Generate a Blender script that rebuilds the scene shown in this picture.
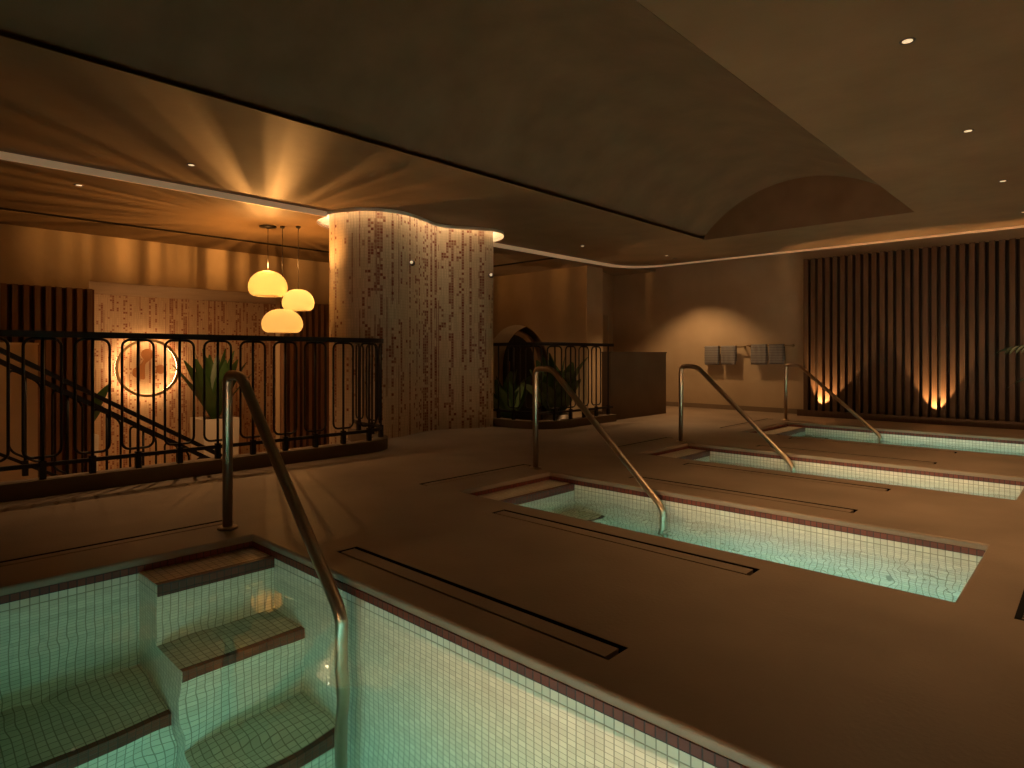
import bpy, bmesh, math, random
from mathutils import Vector, Matrix
from mathutils.geometry import tessellate_polygon
PI = math.pi
random.seed(7)
for o in list(bpy.data.objects):
    bpy.data.objects.remove(o)
SC = bpy.context.scene
COL = SC.collection

# ------------------------------------------------------------------ camera, world, exposure
cam_d = bpy.data.cameras.new('camera')
cam = bpy.data.objects.new('camera', cam_d); COL.objects.link(cam)
cam.location = (0, 0, 1.0)
cam.rotation_euler = (PI / 2, 0, math.radians(43.26))
cam_d.sensor_width = 36.0
cam_d.lens = 36.0 * 628.0 / 1024.0
cam_d.shift_y = -29.0 / 1024.0
cam_d.clip_start = 0.02
SC.camera = cam
SC.view_settings.view_transform = 'Standard'
SC.view_settings.look = 'None'
SC.view_settings.gamma = 1.0
SC.view_settings.exposure = 0.0
SC.view_settings.use_curve_mapping = False
W = bpy.data.worlds.new('world'); SC.world = W; W.use_nodes = True
W.node_tree.nodes['Background'].inputs[0].default_value = (1.0, 0.62, 0.30, 1)
W.node_tree.nodes['Background'].inputs[1].default_value = 0.0
cy = SC.cycles
cy.use_denoising = True
cy.max_bounces = 12; cy.diffuse_bounces = 5; cy.glossy_bounces = 4; cy.transmission_bounces = 8; cy.transparent_max_bounces = 8
cy.sample_clamp_indirect = 40.0
cy.blur_glossy = 0.5
cy.caustics_reflective = False; cy.caustics_refractive = True
WARM = (1.0, 0.57, 0.25)
AMBER = (1.0, 0.44, 0.11)

# power dials
P_POOL = 8.5        # underwater lens emission
P_DOWN = 105.0        # ceiling downlights, watts
P_WASH = 120.0        # wall washer over the towels
P_UP = 95.0           # uplights under the slats
P_PEND = 2.1        # pendant bulb
P_GOBO = 95.0
P_HALO = 30.0         # light well round the column
P_COVE = 0.13        # cove strip
P_LOBBY = 58.0
P_SUB = 31.0         # warm strips just under the water line
P_EDGE = 52.0         # warm strips under the near coping of each pool

# ------------------------------------------------------------------ materials
MATS = {}
def newmat(name):
    m = bpy.data.materials.new(name); m.use_nodes = True
    nt = m.node_tree
    b = nt.nodes['Principled BSDF']
    MATS[name] = m
    return m, nt, b
def N(nt, t, **kw):
    n = nt.nodes.new(t)
    for k, v in kw.items():
        setattr(n, k, v)
    return n
def L(nt, a, b): nt.links.new(a, b)
def math_n(nt, op, a, b=None, c=None):
    n = N(nt, 'ShaderNodeMath', operation=op)
    for i, v in enumerate((a, b, c)):
        if v is None: continue
        if isinstance(v, (int, float)): n.inputs[i].default_value = v
        else: L(nt, v, n.inputs[i])
    return n.outputs[0]
def mixc(nt, f, a, b):
    n = N(nt, 'ShaderNodeMix', data_type='RGBA')
    for s, v in ((n.inputs[0], f), (n.inputs[6], a), (n.inputs[7], b)):
        if isinstance(v, (int, float)): s.default_value = v
        elif isinstance(v, tuple): s.default_value = (*v[:3], 1)
        else: L(nt, v, s)
    return n.outputs[2]
def plaster(name, c1, c2, scale=1.6, rough=0.7, bump=0.25, bscale=40, spec=0.3, det=6):
    m, nt, b = newmat(name)
    tc = N(nt, 'ShaderNodeTexCoord')
    n1 = N(nt, 'ShaderNodeTexNoise'); n1.inputs['Scale'].default_value = scale; n1.inputs['Detail'].default_value = det; n1.inputs['Roughness'].default_value = 0.48
    L(nt, tc.outputs['Object'], n1.inputs['Vector'])
    r = N(nt, 'ShaderNodeMapRange'); r.inputs[1].default_value = 0.3; r.inputs[2].default_value = 0.7
    L(nt, n1.outputs[0], r.inputs[0])
    L(nt, mixc(nt, r.outputs[0], c1, c2), b.inputs['Base Color'])
    n2 = N(nt, 'ShaderNodeTexNoise'); n2.inputs['Scale'].default_value = bscale; n2.inputs['Detail'].default_value = 4
    L(nt, tc.outputs['Object'], n2.inputs['Vector'])
    bp = N(nt, 'ShaderNodeBump'); bp.inputs['Strength'].default_value = bump; bp.inputs['Distance'].default_value = 0.004
    L(nt, n2.outputs[0], bp.inputs['Height']); L(nt, bp.outputs[0], b.inputs['Normal'])
    b.inputs['Roughness'].default_value = rough
    b.inputs['Specular IOR Level'].default_value = spec
    return m
def plain(name, c, rough=0.5, metal=0.0, spec=0.5, noise=0.0, nscale=8.0, stretch=(1, 1, 1)):
    m, nt, b = newmat(name)
    b.inputs['Roughness'].default_value = rough; b.inputs['Metallic'].default_value = metal
    b.inputs['Specular IOR Level'].default_value = spec
    tc = N(nt, 'ShaderNodeTexCoord'); mp = N(nt, 'ShaderNodeMapping'); mp.inputs['Scale'].default_value = stretch
    L(nt, tc.outputs['Object'], mp.inputs[0])
    n1 = N(nt, 'ShaderNodeTexNoise'); n1.inputs['Scale'].default_value = nscale; n1.inputs['Detail'].default_value = 5
    L(nt, mp.outputs[0], n1.inputs['Vector'])
    d = tuple(x * (1 - noise) for x in c); e = tuple(min(1, x * (1 + noise)) for x in c)
    L(nt, mixc(nt, n1.outputs[0], d, e), b.inputs['Base Color'])
    return m
def emit(name, c, s):
    m, nt, b = newmat(name)
    b.inputs['Base Color'].default_value = (*c, 1)
    b.inputs['Emission Color'].default_value = (*c, 1); b.inputs['Emission Strength'].default_value = s
    return m
PITCH = 0.0350
def uvcells(nt, pitch):
    uv = N(nt, 'ShaderNodeUVMap')
    sp = N(nt, 'ShaderNodeSeparateXYZ'); L(nt, uv.outputs[0], sp.inputs[0])
    u = math_n(nt, 'DIVIDE', sp.outputs[0], pitch); v = math_n(nt, 'DIVIDE', sp.outputs[1], pitch)
    fu = math_n(nt, 'FRACT', u); fv = math_n(nt, 'FRACT', v)
    cu = math_n(nt, 'FLOOR', u); cv = math_n(nt, 'FLOOR', v)
    return u, v, fu, fv, cu, cv
def edge_mask(nt, fu, fv, g):
    # 1 on the tile, 0 in the grout
    a = math_n(nt, 'ABSOLUTE', math_n(nt, 'SUBTRACT', fu, 0.5)); b = math_n(nt, 'ABSOLUTE', math_n(nt, 'SUBTRACT', fv, 0.5))
    mx = math_n(nt, 'MAXIMUM', a, b)
    r = N(nt, 'ShaderNodeMapRange'); r.inputs[1].default_value = 0.5 - g; r.inputs[2].default_value = 0.5 - g * 0.4
    r.inputs[3].default_value = 1; r.inputs[4].default_value = 0
    L(nt, mx, r.inputs[0]); return r.outputs[0]
def white(nt, x, y):
    c = N(nt, 'ShaderNodeCombineXYZ'); 
    for i, v in ((0, x), (1, y)):
        if isinstance(v, (int, float)): c.inputs[i].default_value = v
        else: L(nt, v, c.inputs[i])
    w = N(nt, 'ShaderNodeTexWhiteNoise', noise_dimensions='2D'); L(nt, c.outputs[0], w.inputs[0]); return w.outputs[0]
def tiles(name, c, c2, grout, g=0.09, rough=0.3, pitch=PITCH):
    m, nt, b = newmat(name)
    u, v, fu, fv, cu, cv = uvcells(nt, pitch)
    t = edge_mask(nt, fu, fv, g)
    L(nt, mixc(nt, t, grout, mixc(nt, white(nt, cu, cv), c, c2)), b.inputs['Base Color'])
    bp = N(nt, 'ShaderNodeBump'); bp.inputs['Strength'].default_value = 0.5; bp.inputs['Distance'].default_value = 0.002
    L(nt, t, bp.inputs['Height']); L(nt, bp.outputs[0], b.inputs['Normal'])
    b.inputs['Roughness'].default_value = rough
    return m
def mosaic(name, base, base2, red, pitch=0.034, seed=0.0, dens=0.44):
    m, nt, b = newmat(name)
    u, v, fu, fv, cu, cv = uvcells(nt, pitch)
    # how likely a whole vertical run of tiles is red
    cc = N(nt, 'ShaderNodeCombineXYZ'); L(nt, math_n(nt, 'MULTIPLY', cu, 0.16), cc.inputs[0]); L(nt, math_n(nt, 'MULTIPLY', cv, 0.035), cc.inputs[1]); cc.inputs[2].default_value = seed
    n1 = N(nt, 'ShaderNodeTexNoise'); n1.inputs['Scale'].default_value = 1.0; n1.inputs['Detail'].default_value = 2; L(nt, cc.outputs[0], n1.inputs['Vector'])
    colr = white(nt, cu, seed + 3.3)
    c2 = N(nt, 'ShaderNodeCombineXYZ'); L(nt, math_n(nt, 'MULTIPLY', cu, 7.31), c2.inputs[0]); L(nt, math_n(nt, 'MULTIPLY', cv, 0.085), c2.inputs[1]); c2.inputs[2].default_value = seed + 9
    n2 = N(nt, 'ShaderNodeTexNoise'); n2.inputs['Scale'].default_value = 1.0; n2.inputs['Detail'].default_value = 1; L(nt, c2.outputs[0], n2.inputs['Vector'])
    p = math_n(nt, 'ADD', math_n(nt, 'MULTIPLY', n1.outputs[0], 0.25), math_n(nt, 'MULTIPLY', n2.outputs[0], 1.10))
    p = math_n(nt, 'ADD', p, math_n(nt, 'MULTIPLY', math_n(nt, 'GREATER_THAN', colr, 0.62), 0.27))
    p = math_n(nt, 'SUBTRACT', p, 0.41 + (0.98 - dens))
    p = math_n(nt, 'MULTIPLY', p, 3.2)
    hit = math_n(nt, 'LESS_THAN', white(nt, cu, cv), p)
    t = edge_mask(nt, fu, fv, 0.10)
    redf = math_n(nt, 'MULTIPLY', hit, t)
    wob = N(nt, 'ShaderNodeMapRange'); wob.inputs[3].default_value = 0.6; wob.inputs[4].default_value = 1.0; L(nt, white(nt, cv, cu), wob.inputs[0])
    # thin unbroken drips, a third of a tile wide
    cu2 = math_n(nt, 'FLOOR', math_n(nt, 'MULTIPLY', u, 2.5)); isl = math_n(nt, 'GREATER_THAN', white(nt, cu2, seed + 1.7), 0.90)
    c3 = N(nt, 'ShaderNodeCombineXYZ'); L(nt, math_n(nt, 'MULTIPLY', cu2, 3.77), c3.inputs[0]); L(nt, math_n(nt, 'MULTIPLY', v, 0.05), c3.inputs[1]); c3.inputs[2].default_value = seed + 20
    n3 = N(nt, 'ShaderNodeTexNoise'); n3.inputs['Scale'].default_value = 1.0; n3.inputs['Detail'].default_value = 2; L(nt, c3.outputs[0], n3.inputs['Vector'])
    thin = math_n(nt, 'MULTIPLY', isl, math_n(nt, 'GREATER_THAN', n3.outputs[0], 0.5))
    redf = math_n(nt, 'MAXIMUM', redf, math_n(nt, 'MULTIPLY', thin, 0.8))
    redf = math_n(nt, 'MULTIPLY', redf, wob.outputs[0])
    thread = white(nt, math_n(nt, 'FLOOR', math_n(nt, 'MULTIPLY', u, 3.0)), math_n(nt, 'FLOOR', math_n(nt, 'MULTIPLY', v, 0.3)))
    bc = mixc(nt, thread, base, base2)
    bc = mixc(nt, math_n(nt, 'MULTIPLY', math_n(nt, 'SUBTRACT', 1.0, t), 0.35), bc, tuple(x * 0.6 for x in base))
    L(nt, mixc(nt, redf, bc, red), b.inputs['Base Color'])
    b.inputs['Roughness'].default_value = 0.5
    return m

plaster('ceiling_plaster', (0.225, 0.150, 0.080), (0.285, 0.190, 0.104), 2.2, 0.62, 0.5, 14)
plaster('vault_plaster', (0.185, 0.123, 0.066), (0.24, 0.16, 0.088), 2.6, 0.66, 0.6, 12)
plaster('wall_plaster', (0.40, 0.30, 0.19), (0.47, 0.355, 0.23), 2.0, 0.7, 0.6, 9)
plaster('deck_stone', (0.205, 0.150, 0.103), (0.285, 0.210, 0.145), 1.7, 0.5, 0.35, 60, 0.35)
plaster('skirting_stone', (0.20, 0.145, 0.095), (0.23, 0.165, 0.11), 2, 0.6)
plaster('curb_stone', (0.17, 0.12, 0.08), (0.20, 0.14, 0.09), 2, 0.6)
plaster('parapet_plaster', (0.14, 0.095, 0.06), (0.17, 0.115, 0.072), 3, 0.6, 0.4, 20)
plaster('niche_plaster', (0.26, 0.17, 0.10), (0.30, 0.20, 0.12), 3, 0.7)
plaster('white_plaster', (0.84, 0.80, 0.72), (0.88, 0.84, 0.76), 2, 0.8)
plaster('cream_plaster', (0.60, 0.50, 0.37), (0.66, 0.55, 0.41), 2, 0.8)
tiles('pool_tile', (0.63, 0.545, 0.42), (0.75, 0.655, 0.52), (0.32, 0.26, 0.175), 0.085, 0.3)
tiles('red_tile', (0.11, 0.017, 0.007), (0.17, 0.029, 0.011), (0.035, 0.010, 0.006), 0.10, 0.6)
tiles('dark_red_tile', (0.085, 0.02, 0.011), (0.125, 0.028, 0.015), (0.035, 0.014, 0.009), 0.08, 0.3)
mosaic('column_mosaic', (0.58, 0.45, 0.30), (0.72, 0.57, 0.39), (0.22, 0.038, 0.011), 0.036, 2.0, 0.66)
mosaic('lobby_mosaic', (0.50, 0.33, 0.19), (0.58, 0.40, 0.24), (0.24, 0.055, 0.015), 0.036, 5.0, 0.64)
plain('slat_wood', (0.10, 0.058, 0.034), 0.5, 0, 0.3, 0.35, 6, (8, 8, 0.6))
plain('red_slat_wood', (0.20, 0.105, 0.06), 0.5, 0, 0.3, 0.3, 6, (8, 8, 0.6))
plain('red_backing', (0.10, 0.022, 0.014), 0.7)
plain('slat_backing', (0.022, 0.014, 0.010), 0.8)
plain('steel', (0.44, 0.34, 0.245), 0.36, 1.0, 0.5, 0.06, 30)
plain('iron', (0.012, 0.010, 0.010), 0.45, 0.0, 0.4, 0.1)
plain('channel_black', (0.006, 0.005, 0.005), 0.7, 0, 0.1)
plain('bronze', (0.30, 0.20, 0.10), 0.4, 0.9)
plain('brown_enamel', (0.34, 0.13, 0.035), 0.6)
plain('door_dark', (0.012, 0.010, 0.009), 0.5)
plain('white_ceramic', (0.62, 0.57, 0.50), 0.5)
plain('grey_metal', (0.12, 0.10, 0.08), 0.45, 0.6)
plain('soil', (0.03, 0.02, 0.012), 0.9)
plain('trunk_bark', (0.12, 0.075, 0.04), 0.8, 0, 0.2, 0.4, 20)
plain('leaf', (0.034, 0.075, 0.018), 0.45, 0, 0.5, 0.4, 5)
plain('palm_leaf', (0.016, 0.040, 0.010), 0.5, 0, 0.4, 0.3, 5)
plain('tan_panel', (0.56, 0.42, 0.28), 0.6)
emit('pool_lens', (0.74, 1.0, 1.0), P_POOL)
emit('edge_lens', (1.0, 0.57, 0.25), P_EDGE)
emit('warm_lens', (1.0, 0.45, 0.28), P_SUB)
emit('cove_glow', (1.0, 0.66, 0.36), P_COVE)
emit('halo_led', (1.0, 0.76, 0.48), P_HALO)
emit('downlight_lens', (1.0, 0.72, 0.42), 0.85)
emit('ball_lens', (1.0, 0.75, 0.48), 0.55)
emit('lobby_led', (1.0, 0.58, 0.25), 22.0)

# towel: grey weave with darker stripes
m, nt, b = newmat('towel_weave')
tc = N(nt, 'ShaderNodeTexCoord'); sp = N(nt, 'ShaderNodeSeparateXYZ'); L(nt, tc.outputs['Object'], sp.inputs[0])
s_ = math_n(nt, 'GREATER_THAN', math_n(nt, 'FRACT', math_n(nt, 'MULTIPLY', sp.outputs[2], 22.0)), 0.72)
L(nt, mixc(nt, s_, (0.20, 0.185, 0.175), (0.135, 0.125, 0.12)), b.inputs['Base Color']); b.inputs['Roughness'].default_value = 0.95

# pendant shade: thin ribbed translucent shell
m, nt, b = newmat('pendant_shade')
nt.nodes.remove(b)
out = nt.nodes['Material Output']
tr = N(nt, 'ShaderNodeBsdfTranslucent'); df = N(nt, 'ShaderNodeBsdfDiffuse')
tr.inputs[0].default_value = (0.96, 0.80, 0.48, 1); df.inputs[0].default_value = (0.8, 0.62, 0.3, 1)
mx = N(nt, 'ShaderNodeMixShader'); mx.inputs[0].default_value = 0.25
L(nt, tr.outputs[0], mx.inputs[1]); L(nt, df.outputs[0], mx.inputs[2])
em = N(nt, 'ShaderNodeEmission'); em.inputs[0].default_value = (1.0, 0.60, 0.20, 1); em.inputs[1].default_value = 0.10
ad = N(nt, 'ShaderNodeAddShader'); L(nt, mx.outputs[0], ad.inputs[0]); L(nt, em.outputs[0], ad.inputs[1])
L(nt, ad.outputs[0], out.inputs[0])

# pool water
def water(name, scale, dist):
    m, nt, b = newmat(name)
    nt.nodes.remove(b); out = nt.nodes['Material Output']
    fr = N(nt, 'ShaderNodeBsdfRefraction'); fr.inputs['IOR'].default_value = 1.33; fr.inputs['Roughness'].default_value = 0.0
    gl = N(nt, 'ShaderNodeBsdfGlossy'); gl.inputs['Roughness'].default_value = 0.0
    fs = N(nt, 'ShaderNodeFresnel'); fs.inputs['IOR'].default_value = 1.33
    mx = N(nt, 'ShaderNodeMixShader')
    tc = N(nt, 'ShaderNodeTexCoord')
    n1 = N(nt, 'ShaderNodeTexNoise'); n1.inputs['Scale'].default_value = scale; n1.inputs['Detail'].default_value = 1.0; n1.inputs['Distortion'].default_value = 0.6
    L(nt, tc.outputs['Object'], n1.inputs['Vector'])
    bp = N(nt, 'ShaderNodeBump'); bp.inputs['Strength'].default_value = 1.0; bp.inputs['Distance'].default_value = dist
    L(nt, n1.outputs[0], bp.inputs['Height'])
    for q in (fr, gl, fs): L(nt, bp.outputs[0], q.inputs['Normal'])
    L(nt, fs.outputs[0], mx.inputs[0]); L(nt, fr.outputs[0], mx.inputs[1]); L(nt, gl.outputs[0], mx.inputs[2])
    L(nt, mx.outputs[0], out.inputs['Surface'])
    va = N(nt, 'ShaderNodeVolumeAbsorption'); va.inputs['Color'].default_value = (0.25, 0.84, 0.82, 1); va.inputs['Density'].default_value = 0.55
    L(nt, va.outputs[0], out.inputs['Volume'])
water('water', 2.3, 0.0075)
water('rippled_water', 4.2, 0.012)

# ------------------------------------------------------------------ mesh helpers
class MB:
    def __init__(s): s.bm = bmesh.new()
    def quad(s, pts, smooth=False):
        f = s.bm.faces.new([s.bm.verts.new(p) for p in pts]); f.smooth = smooth; return s
    def box(s, x0, y0, z0, x1, y1, z1, M=None):
        c = [(x, y, z) for x in (x0, x1) for y in (y0, y1) for z in (z0, z1)]
        v = [s.bm.verts.new(M @ Vector(p) if M else p) for p in c]
        for q in ((0, 1, 3, 2), (4, 6, 7, 5), (0, 4, 5, 1), (2, 3, 7, 6), (0, 2, 6, 4), (1, 5, 7, 3)):
            s.bm.faces.new([v[i] for i in q])
        return s
    def rings(s, rs, closed_ring=True, cap0=True, cap1=True, loop=False, smooth=True):
        V = [[s.bm.verts.new(p) for p in r] for r in rs]
        n = len(V[0]); m = len(V)
        for i in range(m if loop else m - 1):
            a, b = V[i], V[(i + 1) % m]
            for j in range(n if closed_ring else n - 1):
                k = (j + 1) % n
                f = s.bm.faces.new((a[j], a[k], b[k], b[j])); f.smooth = smooth
        if not loop and closed_ring:
            if cap0: s.bm.faces.new(list(reversed(V[0])))
            if cap1: s.bm.faces.new(V[-1])
        return s
    def tube(s, pts, r, seg=10, closed=False, square=None, smooth=True):
        """sweep a circle of radius r, or an upright rectangle square=(w,h), along pts"""
        P = [Vector(p) for p in pts]; n = len(P); rs = []
        up = Vector((0, 0, 1)); prev = None
        for i in range(n):
            a = P[i - 1] if (i > 0 or closed) else P[i]; b = P[(i + 1) % n] if (i < n - 1 or closed) else P[i]
            t = (b - a).normalized()
            if square:
                side = t.cross(up).normalized(); u2 = up
                # miter
                w, h = square
                d1 = (P[i] - a).normalized() if (P[i] - a).length > 1e-9 else t
                k = 1.0 / max(0.5, abs(t.dot(d1)))
                rs.append([P[i] + side * sx * w / 2 * k + u2 * sz * h / 2 for sx, sz in ((-1, -1), (1, -1), (1, 1), (-1, 1))])
            else:
                if prev is None:
                    ref = up if abs(t.z) < 0.9 else Vector((1, 0, 0))
                    n1 = t.cross(ref).normalized()
                else:
                    n1 = (prev - t * prev.dot(t)).normalized()
                prev = n1; n2 = t.cross(n1)
                rr = r[i] if isinstance(r, (list, tuple)) else r
                rs.append([P[i] + (n1 * math.cos(2 * PI * j / seg) + n2 * math.sin(2 * PI * j / seg)) * rr for j in range(seg)])
        return s.rings(rs, loop=closed, smooth=(smooth and not square))
    def lathe(s, prof, c=(0, 0, 0), seg=24, smooth=True, M=None):
        rs = []
        for r, z in prof:
            ring = [Vector((r * math.cos(2 * PI * j / seg), r * math.sin(2 * PI * j / seg), z)) for j in range(seg)]
            rs.append([(M @ p if M else p) + Vector(c) for p in ring])
        return s.rings(rs, smooth=smooth)
    def slab(s, outer, holes, f, t0, t1, round_holes=()):
        """flat plate between t0 (seen face) and t1 with holes; f maps (u,v,t) to 3D; round_holes: index -> bullnose radius"""
        loops = [list(outer)] + [list(h) for h in holes]
        sg = 1 if t0 > t1 else -1
        top = []
        for k, lp in enumerate(loops):
            r = round_holes.get(k - 1, 0) if isinstance(round_holes, dict) and k > 0 else 0
            top.append(offset(lp, r) if r else lp)
        tris = tessellate_polygon([[Vector((u, v, 0)) for u, v in lp] for lp in top])
        flat = [p for lp in top for p in lp]
        V = [s.bm.verts.new(f(u, v, t0)) for u, v in flat]
        for t in tris:
            try: s.bm.faces.new([V[i] for i in t])
            except ValueError: pass
        i0 = 0
        bot = []
        for k, lp in enumerate(top):
            n = len(lp); ring = V[i0:i0 + n]; i0 += n
            r = round_holes.get(k - 1, 0) if isinstance(round_holes, dict) and k > 0 else 0
            steps = []
            if r:
                for q in range(1, 5):
                    a = q / 4 * PI / 2
                    steps.append((r * (1 - math.sin(a)), t0 - sg * r * (1 - math.cos(a))))
            steps.append((0, t1))
            prev = ring
            for off, tz in steps:
                pts = offset(loops[k], off) if (r and off > 1e-6) else loops[k]
                cur = [s.bm.verts.new(f(u, v, tz)) for u, v in pts]
                for j in range(n):
                    q = (j + 1) % n
                    fc = s.bm.faces.new((prev[j], prev[q], cur[q], cur[j]))
                prev = cur
            bot += prev
        for t in tris:
            try: s.bm.faces.new([bot[i] for i in reversed(t)])
            except ValueError: pass
        return s
    def build(s, name, mat, parent=None, normals=True, uv=True, props=None):
        bm = s.bm
        if normals: bmesh.ops.recalc_face_normals(bm, faces=bm.faces[:])
        if uv:
            l = bm.loops.layers.uv.new('UVMap')
            for f in bm.faces:
                n = f.normal
                a = max(range(3), key=lambda i: abs(n[i]))
                for lo in f.loops:
                    p = lo.vert.co
                    lo[l].uv = (p.y, p.z) if a == 0 else ((p.x, p.z) if a == 1 else (p.x, p.y))
        me = bpy.data.meshes.new(name); bm.to_mesh(me); bm.free()
        me.materials.append(MATS[mat])
        o = bpy.data.objects.new(name, me); COL.objects.link(o)
        if parent is not None:
            o.parent = parent
            M = Matrix.Identity(4); q = parent
            base = Vector((0, 0, 0))
            while q is not None:
                if q.type == 'EMPTY': base = q.location.copy(); break
                q = q.parent
            if parent.type == 'EMPTY': o.matrix_parent_inverse = Matrix.Translation(-parent.location)
        if props:
            for k, v in props.items(): o[k] = v
        return o
def offset(lp, r):
    """polygon moved outward by r along its vertex normals"""
    n = len(lp); A = sum(lp[i][0] * lp[(i + 1) % n][1] - lp[(i + 1) % n][0] * lp[i][1] for i in range(n)); sg = 1 if A > 0 else -1
    o = []
    for i in range(n):
        a, b, c = (Vector(lp[i - 1]), Vector(lp[i]), Vector(lp[(i + 1) % n]))
        d1 = (b - a).normalized(); d2 = (c - b).normalized()
        n1 = Vector((d1.y, -d1.x)) * sg; n2 = Vector((d2.y, -d2.x)) * sg
        m = (n1 + n2).normalized(); k = r / max(0.35, m.dot(n1))
        o.append(tuple(b + m * k))
    return o
def rect(x0, y0, x1, y1): return [(x0, y0), (x1, y0), (x1, y1), (x0, y1)]
def spline(pts, sub=8, closed=True):
    n = len(pts); out = []
    for i in range(n if closed else n - 1):
        p = [Vector(pts[(i + k) % n]) if closed else Vector(pts[min(max(i + k, 0), n - 1)]) for k in (-1, 0, 1, 2)]
        for j in range(sub):
            t = j / sub
            out.append(tuple(0.5 * ((2 * p[1]) + (-p[0] + p[2]) * t + (2 * p[0] - 5 * p[1] + 4 * p[2] - p[3]) * t * t + (-p[0] + 3 * p[1] - 3 * p[2] + p[3]) * t ** 3)))
    if not closed: out.append(tuple(pts[-1]))
    return out
def XY(u, v, t): return (u, v, t)
def XZ(u, v, t): return (u, t, v)
def YZ(u, v, t): return (t, u, v)
def struct(o, kind='structure'): o['kind'] = kind; return o
def thing(name, label, cat, loc, group=None):
    e = bpy.data.objects.new(name, None); COL.objects.link(e); e.location = loc; e.empty_display_size = 0.1
    e['label'] = label; e['category'] = cat
    if group: e['group'] = group
    return e
def tag(o, label, cat, group=None, kind=None):
    o['label'] = label; o['category'] = cat
    if group: o['group'] = group
    if kind: o['kind'] = kind
    return o
def lamp(name, kind, loc, power, color, parent=None, rot=None, **kw):
    d = bpy.data.lights.new(name, kind); d.energy = power; d.color = color
    for k, v in kw.items(): setattr(d, k, v)
    o = bpy.data.objects.new(name, d); COL.objects.link(o)
    if parent is not None:
        o.parent = parent
        if parent.type == 'EMPTY': o.matrix_parent_inverse = Matrix.Translation(-parent.location)
    o.location = loc
    if rot: o.rotation_euler = rot
    return o
def aim(o, target):
    d = Vector(target) - o.location; o.rotation_euler = d.to_track_quat('-Z', 'Y').to_euler()

# ------------------------------------------------------------------ plan
ZC = 2.72            # hall ceiling
ZL = -1.5            # lower lobby floor
PX0, PX1 = -3.45, -0.44
POOLS = [(0.12, 1.555), (3.09, 4.14), (5.55, 6.60), (8.03, 9.68)]
column = spline([(-7.02, 4.14), (-6.72, 4.12), (-6.48, 4.20), (-6.31, 4.34), (-6.25, 4.58), (-6.33, 4.88), (-6.47, 5.22), (-6.45, 5.55), (-6.29, 5.86), (-6.20, 6.06), (-6.24, 6.24),
                 (-6.50, 6.44), (-6.95, 6.46), (-7.35, 6.15), (-7.5, 5.5), (-7.46, 4.85), (-7.28, 4.38)], 6)
rail_a = [(-5.52, -0.10)] + [(-5.52, 0.2 + 0.1 * i) for i in range(35)] + [(-5.92 + 0.4 * math.cos(a), 3.65 + 0.4 * math.sin(a)) for a in [PI / 2 * k / 10 for k in range(1, 11)]] + [(-6.1, 4.055), (-6.3, 4.08), (-6.48, 4.15), (-6.56, 4.20)]
rail_b = [(-6.34, 6.36), (-6.1, 6.345)] + [(-5.92 + 0.5 * math.cos(a), 6.84 + 0.5 * math.sin(a)) for a in [-PI / 2 + PI / 2 * k / 10 for k in range(0, 11)]] + [(-5.42, 7.1), (-5.42, 7.5), (-5.42, 7.98)]

# ------------------------------------------------------------------ slot drains (holes in the deck come from the same list)
# x0,y0,x1,y1, side with the wide gap
DR = [
    (-3.89, -0.35, -3.79, 1.60, 'x0', 'long slot drain along the left side of the nearest pool'),
    (-2.84, 1.715, -1.18, 1.835, 'y1', 'slot drain on the deck beyond the nearest pool, closest to the camera'),
    (-2.825, 2.81, -1.165, 2.93, 'y1', 'slot drain along the near edge of the second pool'),
    (-3.87, 3.05, -3.77, 4.27, 'x0', 'slot drain crosswise behind the left end of the second pool'),
    (-2.82, 4.37, -1.15, 4.49, 'y1', 'slot drain along the far edge of the second pool'),
    (-2.80, 5.24, -1.15, 5.36, 'y1', 'slot drain along the near edge of the third pool'),
    (-3.87, 5.70, -3.77, 6.85, 'x0', 'slot drain crosswise behind the left end of the third pool'),
    (-2.78, 6.85, -1.12, 6.97, 'y1', 'slot drain along the far edge of the third pool'),
    (-2.75, 7.74, -1.09, 7.86, 'y1', 'slot drain along the near edge of the fourth pool'),
    (-3.85, 8.25, -3.75, 9.95, 'x0', 'slot drain crosswise behind the left end of the fourth pool'),
]
# ------------------------------------------------------------------ floor deck
deck_out = [(2.4, -3.0), (2.4, 11.1), (-7.52, 11.1), (-6.98, 9.52), (-5.62, 9.52), (-5.50, 7.98)] + [(x - 0.0, y) for x, y in reversed([( -6.34, 6.42), (-6.1, 6.42)] + [(-5.92 + 0.43 * math.cos(a), 6.84 + 0.43 * math.sin(a)) for a in [-PI / 2 + PI / 2 * k / 8 for k in range(0, 9)]])]
deck_out += [(-6.7, 6.2), (-6.7, 4.3)] + [(-6.55, 4.0), (-6.3, 3.98), (-5.92, 3.98)] + [(-5.92 + 0.33 * math.cos(a), 3.65 + 0.33 * math.sin(a)) for a in [PI / 2 - PI / 2 * k / 8 for k in range(1, 9)]] + [(-5.59, 0.30), (-6.72, 0.30), (-6.72, -3.0)]
holes = [rect(PX0, y0, PX1, y1) for y0, y1 in POOLS]
nr = len(holes)
holes += [rect(d[0], d[1], d[2], d[3]) for d in DR]
DRAIN = (-0.246, 3.04, 0.12, 4.2)
holes.append(rect(*DRAIN))
struct(MB().slab(deck_out, holes, XY, 0.0, -0.036, {i: 0.014 for i in range(nr)}).build('floor', 'deck_stone'))

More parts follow.
